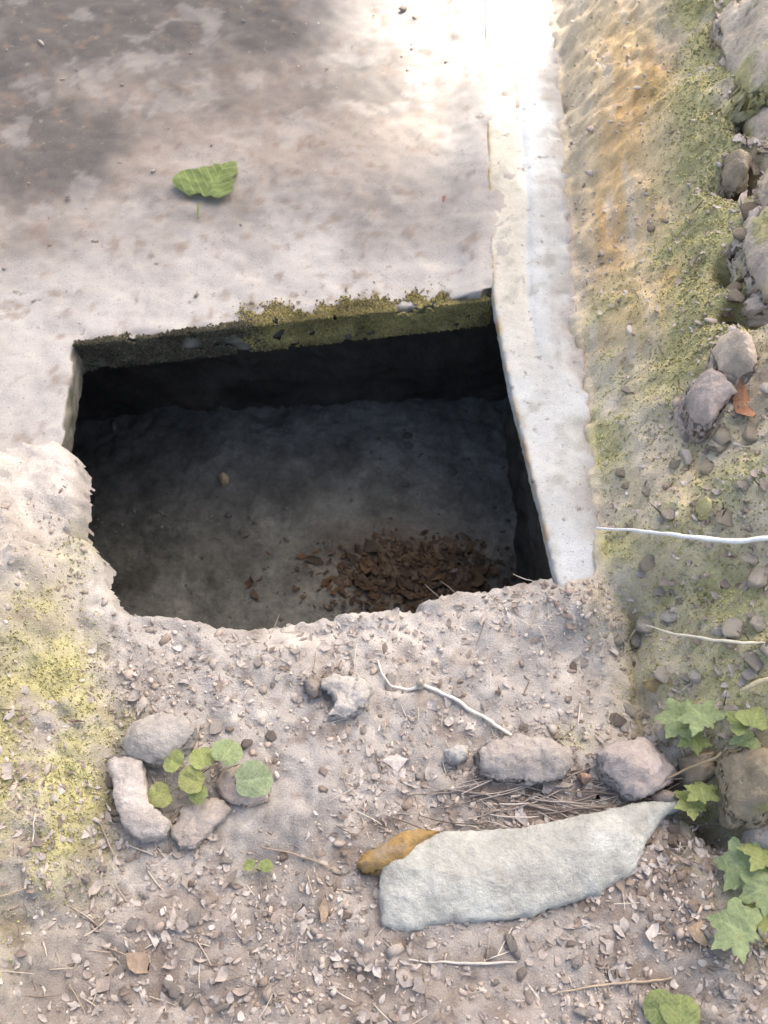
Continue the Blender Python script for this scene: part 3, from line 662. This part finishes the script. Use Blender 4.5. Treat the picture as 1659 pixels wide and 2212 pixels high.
outline_stone('yellow_pebble', [(1498, 1090), (1520, 1078), (1540, 1092), (1538, 1112), (1512, 1120), (1500, 1108)],
              -0.03, 0.025, lin(200, 190, 140), 'rounded yellowish pebble above the straight white root at right', dome=0.6, rough=0.002, voxel=0.0025)
outline_stone('mortar_lump', [(1320, 1060), (1345, 1045), (1372, 1055), (1378, 1080), (1350, 1098), (1326, 1088)],
              -0.06, -0.01, lin(188, 172, 150), 'tan mortar lump beside the kerb above the straight white root', dome=0.6, rough=0.004, voxel=0.003)
outline_stone('long_white_chip', [(1340, 700), (1355, 650), (1366, 655), (1368, 720), (1356, 790), (1344, 770)],
              -0.08, -0.045, lin(204, 196, 184), 'long thin whitish chip lying on tan clay beside the kerb', dome=0.4, rough=0.003, voxel=0.003)
outline_stone('clay_pebble', [(1400, 420), (1418, 410), (1432, 420), (1428, 436), (1408, 438)],
              -0.06, -0.035, lin(214, 206, 196), 'small whitish pebble lying on the smooth tan clay', dome=0.5, rough=0.002, voxel=0.003)
outline_stone('brick_chip', [(1248, 1676), (1262, 1668), (1276, 1676), (1272, 1690), (1254, 1692)],
              -0.01, 0.018, lin(152, 126, 110), 'tiny reddish brick chip left of the pinkish rock', cat='brick', dome=0.3, rough=0.002, voxel=0.002)

# rubble stones that nothing tells apart, by zone
def hull_mesh(seed):
    r = random.Random(seed); bm = bmesh.new()
    for _ in range(16):
        v = Vector((r.gauss(0, 1), r.gauss(0, 1), r.gauss(0, 1))).normalized() * r.uniform(0.8, 1.05); bm.verts.new(v)
    g = bmesh.ops.convex_hull(bm, input=bm.verts)
    bmesh.ops.delete(bm, geom=[x for x in g['geom_interior'] if isinstance(x, bmesh.types.BMVert)], context='VERTS')
    bmesh.ops.bevel(bm, geom=list(bm.edges), offset=0.10, segments=2, affect='EDGES', profile=0.6)
    bmesh.ops.triangulate(bm, faces=bm.faces)
    me = bpy.data.meshes.new('rubble_stone'); bm.to_mesh(me); bm.free()
    me.polygons.foreach_set('use_smooth', np.ones(len(me.polygons), bool))
    return me
ZONES = [
    ('small grey stone half sunk in the dirt between pit and white stone', 'rubble stones in the dirt in front of the pit', 42, lambda: (random.uniform(230, 1380), random.uniform(1420, 1720)), STONE_PAL, (0.005, 0.014)),
    ('small brownish stone in the litter along the bottom edge', 'stones in the litter at the bottom', 32, lambda: (random.uniform(120, 1640), random.uniform(2020, 2200)), [lin(172, 163, 154), lin(164, 152, 141), lin(180, 170, 160)], (0.005, 0.012)),
    ('small pale stone in the mossy rubble right of the kerb', 'stones in the mossy rubble at right', 62, lambda: (random.uniform(1330, 1660), random.uniform(820, 1620)), [lin(206, 196, 178), lin(196, 186, 170), lin(186, 175, 156), lin(210, 202, 190)], (0.007, 0.020)),
    ('small rough stone among the rocks at the upper right edge', 'stones among the upper right rocks', 26, lambda: (random.uniform(1560, 1670), random.uniform(10, 800)), [lin(176, 162, 142), lin(150, 136, 116), lin(192, 178, 158)], (0.008, 0.026)),
    ('small grey stone in the litter at bottom left below the moss', 'stones in the litter at bottom left', 22, lambda: (random.uniform(130, 760), random.uniform(1830, 2010)), STONE_PAL, (0.005, 0.013)),
    ('small brown stone in the litter right of the white stone', 'stones right of the white stone', 24, lambda: (random.uniform(1330, 1560), random.uniform(1790, 2010)), [lin(172, 155, 140), lin(178, 162, 148), lin(160, 142, 126)], (0.004, 0.011)),
]
BIG = [(c_.location.x, c_.location.y) for c_ in S.objects if c_.get('category') == 'stone']
hulls = {}
for zi, (lab, grp, cnt, where, pal, (r0, r1)) in enumerate(ZONES):
    for k in range(cnt):
        px, py = where(); p = PG(px, py)
        key = (zi, k % 8)
        if key not in hulls:
            me = hull_mesh(zi * 50 + k)
            set_col(me, np.tile(np.array(pal[k % len(pal)]) * random.uniform(0.95, 1.45), (len(me.vertices), 1))); hulls[key] = me
        if sdist(np.array([[p.x, p.y]]), open_poly)[0] > -0.02: continue
        o = link('rubble_stone', hulls[key], M_stone, label=lab, category='stone', group=grp)
        s = random.uniform(r0, r1) if random.random() < 0.7 else random.uniform(r0, (r0 + r1) / 2)
        o.scale = (s * random.uniform(0.9, 1.5), s * random.uniform(0.8, 1.2), s * random.uniform(0.5, 0.8))
        o.rotation_euler = (random.gauss(0, 0.25), random.gauss(0, 0.25), random.uniform(0, 6.28))
        o.location = (p.x, p.y, float(H([[p.x, p.y]])[0]) + o.scale[2] * (0.55 if px > 1330 and py < 1650 else 0.3))


# ------------------------------------------------------------------ white roots
def smooth_path(ctrl, n):
    ctrl = np.asarray(ctrl, float); t = np.linspace(0, len(ctrl) - 1, n); out = []
    for x in t:
        i = min(int(x), len(ctrl) - 2); u = x - i
        p0, p1, p2, p3 = ctrl[max(i - 1, 0)], ctrl[i], ctrl[i + 1], ctrl[min(i + 2, len(ctrl) - 1)]
        out.append(0.5 * ((2 * p1) + (-p0 + p2) * u + (2 * p0 - 5 * p1 + 4 * p2 - p3) * u * u + (-p0 + 3 * p1 - 3 * p2 + p3) * u ** 3))
    return np.array(out)
def root(name, px, zoff, r, col, label, cat='root', n=60):
    def lift_(x, y, z):
        zz_ = PG(x, y).z + z; return tuple(P(x, y, zz_))
    xy = smooth_path([lift_(*q_) for q_ in px], n)
    xy[:, 0] += 0.0022 * fbm(xy * 1.0, 22, 3, int(px[0][0])); xy[:, 1] += 0.0022 * fbm(xy * 1.0, 22, 3, int(px[0][1]))
    gzv = H(xy); zz = np.maximum(xy[:, 2] if zoff is None else gzv + zoff, gzv + r * 0.5)
    xy[:, 2] = zz
    k = np.linspace(0, 1, n); rad = r * (0.45 + 0.55 * np.sin(np.clip(k * 1.15, 0, 1) * np.pi * 0.5)) * (1 - 0.5 * k ** 6) * (1 + 0.08 * np.sin(k * 40))
    v, f = tube(xy, rad, 8)
    v -= xy[0]
    o = link(name, mesh_from(name, v, f, True, np.tile(col, (len(v), 1))), M_root, label=label, category=cat); o.location = xy[0]
    return o
root('white_root', [(1290, 1140, 0.035), (1380, 1146, 0.03), (1480, 1158, 0.03), (1560, 1167, 0.035), (1640, 1166, 0.03), (1720, 1160, 0.02)], None, 0.0042, lin(226, 226, 222), 'thick straight white root reaching from the kerb to the right edge')
root('thin_root', [(1394, 1354, 0.03), (1450, 1368, 0.035), (1520, 1380, 0.03), (1600, 1388, 0.02), (1650, 1392, 0.0)], None, 0.0026, lin(214, 208, 184), 'short thin pale root over the moss below the thick white root')
root('curled_root', [(815, 1430, 0), (826, 1462, 0), (848, 1486, 0), (880, 1494, 0), (905, 1487, 0), (930, 1488, 0), (970, 1506, 0), (1020, 1538, 0), (1070, 1572, 0), (1112, 1602, 0), (1150, 1625, 0)], 0.006, 0.0032, lin(220, 212, 200), 'curled thin white root lying on the dirt in front of pit')
root('dry_stalk', [(1600, 1490, 0.03), (1625, 1478, 0.035), (1670, 1462, 0.03)], None, 0.004, lin(198, 184, 150), 'short straw coloured stalk at right edge above the small leaves', 'stalk', 24)
root('pale_twig', [(880, 2072, 0), (960, 2078, 0), (1040, 2082, 0), (1115, 2084, 0)], 0.005, 0.0022, lin(190, 184, 174), 'thin straight pale twig below the big white stone', 'twig', 24)
root('grey_twig', [(1210, 1712, 0), (1290, 1716, 0), (1370, 1728, 0), (1440, 1740, 0)], 0.010, 0.002, lin(110, 100, 92), 'thin dark twig lying below the pinkish rock', 'twig', 24)
root('tan_twig', [(1190, 2150, 0), (1280, 2132, 0), (1380, 2120, 0), (1450, 2116, 0)], 0.005, 0.002, lin(170, 154, 132), 'thin tan twig near the bottom edge right of centre', 'twig', 24)
root('brown_twig', [(560, 1830, 0), (640, 1850, 0), (720, 1880, 0)], 0.006, 0.0018, lin(150, 136, 120), 'thin brown twig left of the yellow ochre stone', 'twig', 20)
root('bent_twig', [(1390, 1700, 0.02), (1470, 1668, 0.035), (1540, 1640, 0.05), (1560, 1625, 0.055)], None, 0.0024, lin(166, 148, 118), 'thin twig leaning on the dull brown rock', 'twig', 20)

# ------------------------------------------------------------------ dead leaves in the pit
n = 1100
cpx = np.array([tuple(P(random.gauss(900, 100), random.gauss(1238, 42), FLOOR_Z + 0.03).xy) for _ in range(n)])
v, f, cc = leaf_flakes(np.c_[cpx, floor_h(cpx) + rng.uniform(0.001, 0.006, n)], np.clip(rng.lognormal(math.log(0.0062), 0.55, n), 0.003, 0.022), moss_cols(n, [lin(80, 63, 47), lin(74, 60, 47), lin(88, 69, 50), lin(70, 60, 50), lin(92, 78, 64)]), 0.35, 0.3, 0.5)
link('dead_leaf_heap', mesh_from('dead_leaf_heap', v, f, True, cc), M_dead, kind='stuff', label='heap of rusty brown dead leaves on the pit floor', category='leaves')

# ------------------------------------------------------------------ green leaves and plants
def leaf_mesh(name, outline, col, fold=0.15, droop=0.25, wav=0.02):
    """a blade from a half-outline rule r(angle); unit size, stalk end at the origin, tip along +y"""
    rings, seg = 6, len(outline)
    v = [(0, 0.42, 0)]; f = []
    for r in range(1, rings + 1):
        k = r / rings
        for (x, y) in outline: v.append((x * k, 0.42 + (y - 0.42) * k, 0))
    v = np.array(v, float)
    v[:, 2] = fold * np.abs(v[:, 0]) - droop * (v[:, 1] - 0.3) ** 2 - droop * 0.6 * v[:, 0] ** 2 + wav * fbm(v * 1.0 + 3, 5, 2, random.randint(0, 999))
    v[:, 2] -= 0.012 * np.exp(-(v[:, 0] / 0.03) ** 2)
    for s in range(seg): f.append([0, 1 + s, 1 + (s + 1) % seg])
    for r in range(1, rings):
        a, b = 1 + (r - 1) * seg, 1 + r * seg
        for s in range(seg): f.append([a + s, b + s, b + (s + 1) % seg, a + (s + 1) % seg])
    c = np.tile(np.array(col), (len(v), 1)) * (1 + 0.25 * np.exp(-(v[:, 0] / 0.025) ** 2))[:, None] * (1 + 0.1 * fbm(v + 5, 4, 3, 9))[:, None]
    return mesh_from(name, v, f, True, c)
def out_round(n=36):
    o = []; ph = random.uniform(0, 6.28)
    for k in range(n):
        a = 2 * math.pi * k / n; r = 0.5 * (1 - 0.22 * math.exp(-((a - math.pi) / 0.28) ** 2) + 0.02 * math.sin(9 * a + ph) + 0.05 * math.cos(2 * a + ph) + 0.03 * math.sin(3 * a + 2 * ph))
        o.append((r * math.sin(a), 0.5 + r * math.cos(a)))
    return o
def out_lobed(n=60, lobes=5):
    o = []
    for k in range(n):
        a = 2 * math.pi * k / n; w = abs(((a / (2 * math.pi) * lobes * 1.2) % 1.0) - 0.5) * 2 if True else 0
        back = math.exp(-((a - math.pi) / 0.55) ** 2)
        r = 0.36 + 0.19 * w ** 1.3 + 0.03 * math.sin(17 * a) - 0.16 * back
        o.append((r * math.sin(a) * 1.12, 0.46 + r * math.cos(a)))
    return o
def out_tri(n=44):
    o = []
    for k in range(n):
        a = 2 * math.pi * k / n
        r = 0.36 + 0.17 * max(0, math.cos(1.5 * a)) ** 2 + 0.05 * math.cos(3 * a) + 0.02 * math.sin(11 * a)
        o.append((r * math.sin(a), 0.45 + r * math.cos(a)))
    return o
def plant(name, base_px, base_z, leaves, label, cat, stem_col, shape, stem_r=0.0012, props=None):
    """leaves: (px, py, z, size m, heading deg, tilt deg, colour)"""
    up_ = (lambda x, y: 0.0) if name.startswith('slab') else (lambda x, y: PG(x, y).z)
    b = P(*base_px, base_z + up_(*base_px))
    root_ = empty(name, b, label=label, category=cat)
    for (px, py, z, s, hd, tl, col) in leaves:
        ctr = P(px, py, z + up_(px, py))
        rot = Matrix.Rotation(R(hd), 3, 'Z') @ Matrix.Rotation(R(tl), 3, 'X') @ Matrix.Rotation(R(random.uniform(-14, 14)), 3, 'Y')
        foot = ctr - rot @ Vector((0, 0.42 * s, 0))
        o = link('leaf', leaf_mesh('leaf', shape(), col, random.uniform(0.1, 0.35), random.uniform(0.2, 0.5), 0.05), M_leaf, root_)
        o.location = foot - b; o.rotation_euler = rot.to_euler(); o.scale = (s, s, s)
        d = foot - b; mid = d * 0.5 + Vector((0, 0, 0.3 * d.length))
        path = np.array([tuple((1 - t) ** 2 * Vector((0, 0, 0)) + 2 * t * (1 - t) * mid + t * t * d) for t in np.linspace(0, 1, 9)])
        v, f = tube(path, np.linspace(stem_r * 1.2, stem_r * 0.7, 9), 5)
        link('stem', mesh_from('stem', v, f, True, np.tile(stem_col, (len(v), 1))), M_leaf, root_)
    return root_
LG = lin(164, 174, 112); MG = lin(150, 162, 106); YG = lin(172, 176, 114); BG_ = lin(158, 174, 138); PGR = lin(160, 176, 130)
plant('seedling', (420, 1690), 0.0, [(378, 1646, .045, .034, 60, -10, LG), (438, 1640, .05, .040, 20, -12, LG), (488, 1628, .055, .044, -30, -8, PGR), (418, 1686, .05, .040, 70, 5, YG),
      (350, 1716, .035, .036, 110, 10, YG), (428, 1710, .04, .030, 170, 8, MG)], 'small seedling with rounded light green leaves beside the flat grey stone', 'plant', lin(150, 140, 100), out_round)
plant('single_leaf_sprout', (515, 1700), 0.02, [(540, 1684, .04, .056, -80, -6, BG_)], 'single bluish green round leaf lying over the pale pinkish stone', 'plant', lin(150, 150, 110), out_round)
plant('lobed_plant', (1672, 1930), -0.01, [(1608, 1872, .05, .070, 75, -8, PGR), (1658, 1848, .045, .066, 15, -12, LG), (1652, 1918, .06, .062, 110, 4, PGR)],
      'leafy plant with large lobed green leaves at the right edge', 'plant', lin(150, 130, 96), out_lobed, 0.0016)
plant('lower_lobed_plant', (1660, 2050), -0.01, [(1600, 2008, .05, .075, 60, -6, PGR), (1650, 1990, .04, .055, -20, -8, LG)],
      'lower lobed green leaves near the bottom right corner', 'plant', lin(150, 130, 96), out_lobed, 0.0016)
plant('spreading_plant', (1540, 1560), 0.0, [(1470, 1555, .035, .062, 80, -5, PGR), (1520, 1550, .04, .06, 30, -10, PGR), (1500, 1590, .03, .05, 120, 5, MG)],
      'low spreading green leaves on the moss above the brown rock', 'plant', lin(140, 140, 96), out_lobed)
plant('edge_sprout', (1630, 1600), 0.0, [(1600, 1560, .04, .045, 40, -15, MG), (1632, 1552, .045, .05, -30, -10, MG), (1612, 1595, .03, .04, 110, 0, PGR)],
      'cluster of small green leaves at right edge above the mossy rock', 'plant', lin(140, 140, 96), out_tri)
plant('rock_sprout', (1520, 1760), -0.01, [(1500, 1735, .04, .055, 50, -6, LG), (1518, 1715, .045, .045, 0, -10, LG)],
      'light green leaf pair beside the dark hole near the brown rock', 'plant', lin(150, 140, 96), out_lobed)
plant('bottom_sprout', (1450, 2195), -0.01, [(1440, 2180, .03, .05, 90, -5, MG), (1470, 2192, .03, .05, -10, -5, MG)],
      'small green leaves at the bottom edge right of centre', 'plant', lin(150, 140, 96), out_round)
plant('litter_sprout', (560, 1880), 0.0, [(540, 1870, .02, .018, 60, 0, MG), (572, 1872, .02, .02, -40, 0, MG)], 'tiny green sprout in the litter left of the ochre stone', 'plant', lin(140, 140, 96), out_round)
plant('slab_leaf', (428, 470), 0.006, [(458, 395, .012, .135, -24, 3, lin(126, 142, 84))], 'green leaf lying alone on the concrete slab', 'leaf', lin(130, 140, 80), out_tri, 0.002)

# single dead leaves one can pick out
def dead_leaf(px, py, s, hd, col, label, z=None):
    p = P(px, py, 0.0) if z is not None else PG(px, py)
    z = float(H([[p.x, p.y]])[0]) + 0.006 if z is None else z
    v, f, cc = leaf_flakes(np.zeros((1, 3)), np.array([s]), np.array([col]), 0.2, 0.3, 0.55)
    o = link('dead_leaf', mesh_from('dead_leaf', v, f, True, cc), M_dead, label=label, category='leaf'); o.location = (p.x, p.y, z); o.rotation_euler = (random.gauss(0, .2), random.gauss(0, .2), R(hd))
dead_leaf(1600, 870, .04, 60, lin(168, 126, 98), 'reddish brown dead leaf at right of the purplish rock')
dead_leaf(1585, 700, .05, 10, lin(130, 116, 70), 'olive brown dead leaf just above the rounded cream stone')
dead_leaf(1430, 1470, .03, 30, lin(170, 150, 110), 'tan dead leaf on moss beside the edge of the dirt')
dead_leaf(960, 432, .012, 30, lin(140, 100, 92), 'tiny reddish brown leaf bit alone on the pale slab', 0.006)
dead_leaf(700, 1960, .02, 20, lin(160, 142, 122), 'small brown dead leaf left of the big white stone')
dead_leaf(1500, 2010, .022, 80, lin(170, 150, 128), 'small tan dead leaf right of the big white stone')
dead_leaf(300, 2080, .02, 130, lin(152, 134, 116), 'small brown dead leaf in litter at bottom left corner')

# ------------------------------------------------------------------ added unseen tree: crown blocks the sun, carved gap shapes the bright patch
patch = P(1060, 120, 0.03)
cc_ = patch + sun_dir * 16 + Vector((-0.3, -0.55, 0))
tree = empty('added_shade_tree', (cc_.x, cc_.y, -0.03), label='added unseen leafy tree whose crown blocks the sun around a bright patch', category='tree')
tv, tf, o_ = [], [], 0
trunk_pts = np.c_[0.12 * np.sin(np.linspace(0, 3, 14)), 0.1 * np.cos(np.linspace(0, 2.5, 14)), np.linspace(-0.1, cc_.z, 14)]
v, f = tube(trunk_pts, np.linspace(0.2, 0.06, 14), 12); tv.append(v); tf.append(f); o_ += len(v)
for k in range(9):
    z0 = cc_.z * (0.55 + 0.045 * k); a = k * 2.4
    e = np.array([math.cos(a) * 2.0, math.sin(a) * 2.0, z0 + 0.9]); s0 = np.array([0, 0, z0])
    path = np.array([s0 + (e - s0) * t + np.array([0, 0, 0.3 * math.sin(t * 3)]) for t in np.linspace(0, 1, 8)])
    v, f = tube(path, np.linspace(0.055, 0.012, 8), 7); tv.append(v); tf.append(f + o_); o_ += len(v)
link('trunk', mesh_from('trunk', np.concatenate(tv), np.concatenate(tf)), M_bark, tree)
n = 26000
u = rng.normal(0, 1, (n, 3)); u /= np.linalg.norm(u, axis=1)[:, None]
pc = u * (rng.uniform(0.15, 1, n) ** 0.45)[:, None] * np.array([2.7, 2.7, 2.0])
pc *= (1 + 0.14 * fbm(u, 2.2, 3, 201))[:, None]
wp = pc + np.array(cc_)
g = wp - np.array(sun_dir)[None] * (wp[:, 2:3] / sun_dir.z)                     # where each leaf's shadow falls
r_ = np.hypot((g[:, 0] - patch.x + 0.02) / 0.35, (g[:, 1] - patch.y - 0.10) / 0.50)
keep = r_ > rng.uniform(0.92, 1.12, n)
pc = pc[keep]; n = len(pc)
v, f, cc = leaf_flakes(pc + np.array([0, 0, cc_.z + 0.03]), rng.uniform(0.07, 0.12, n), np.tile(lin(80, 110, 50), (n, 1)), 1.0, 0.2, 0.55)
link('crown', mesh_from('crown', v, f, True), M_crown, tree)

# ------------------------------------------------------------------ labels that single out each rubble stone beside a landmark
bpy.context.view_layer.update()
LAND = [(o.location.xy.copy(), o.name.split('.')[0].replace('_', ' ') if o['category'] != 'leaf' or not o.name.startswith('dead') else o['label'].replace('small ', '').replace(' in litter', ''), o.get('label')) for o in S.objects if o.get('category') in ('stone', 'brick', 'plant', 'leaf') and not o.get('group') and o.location.z > -0.2]
DIRS = ['right of', 'upper right of', 'above', 'upper left of', 'left of', 'lower left of', 'below', 'lower right of']
rub = [o for o in S.objects if o.name.startswith('rubble_stone')]
cands = []
for (xy, nm, lab) in LAND:
    best = {}
    for o in rub:
        d = o.location.xy - xy
        if d.length > 0.22: continue
        k = int(((math.degrees(math.atan2(d.y, d.x)) + 382.5) % 360) // 45)
        if k not in best or d.length < best[k][0]: best[k] = (d.length, o)
    for k, (dl, o) in best.items(): cands.append((dl, k, nm, o))
taken = set()
LANDLAB = {'white stone': 'big white stone', 'ochre stone': 'yellow ochre stone', 'flat stone': 'flat rounded grey stone', 'bent stone': 'elbow shaped stone', 'slab fragment': 'long flat fragment', 'pink stone': 'pale pinkish stone under the leaf',
           'broken stone': 'pale broken stone', 'cup stone': 'small dark grey stone', 'big rock': 'large pinkish rock at right', 'upper rock': 'tan rock in the top corner', 'cleft rock': 'rough tan rock', 'wedge rock': 'wedge shaped brown rock', 'ridge rock': 'pale tan wedged rock', 'seedling': 'round leaved seedling', 'single leaf sprout': 'bluish green round leaf', 'lobed plant': 'large lobed plant', 'lower lobed plant': 'lower lobed leaves', 'spreading plant': 'low spreading green plant', 'edge sprout': 'small leaf cluster at right edge', 'rock sprout': 'light green leaf pair', 'bottom sprout': 'green leaves at bottom edge', 'litter sprout': 'tiny sprout in the litter'}
for dl, k, nm, o in sorted(cands, key=lambda c_: c_[0]):
    if o.name in taken: continue
    taken.add(o.name)
    o['label'] = ' '.join(('small rubble stone, nearest one %s the %s' % (DIRS[k], LANDLAB.get(nm, nm))).split()[:16])
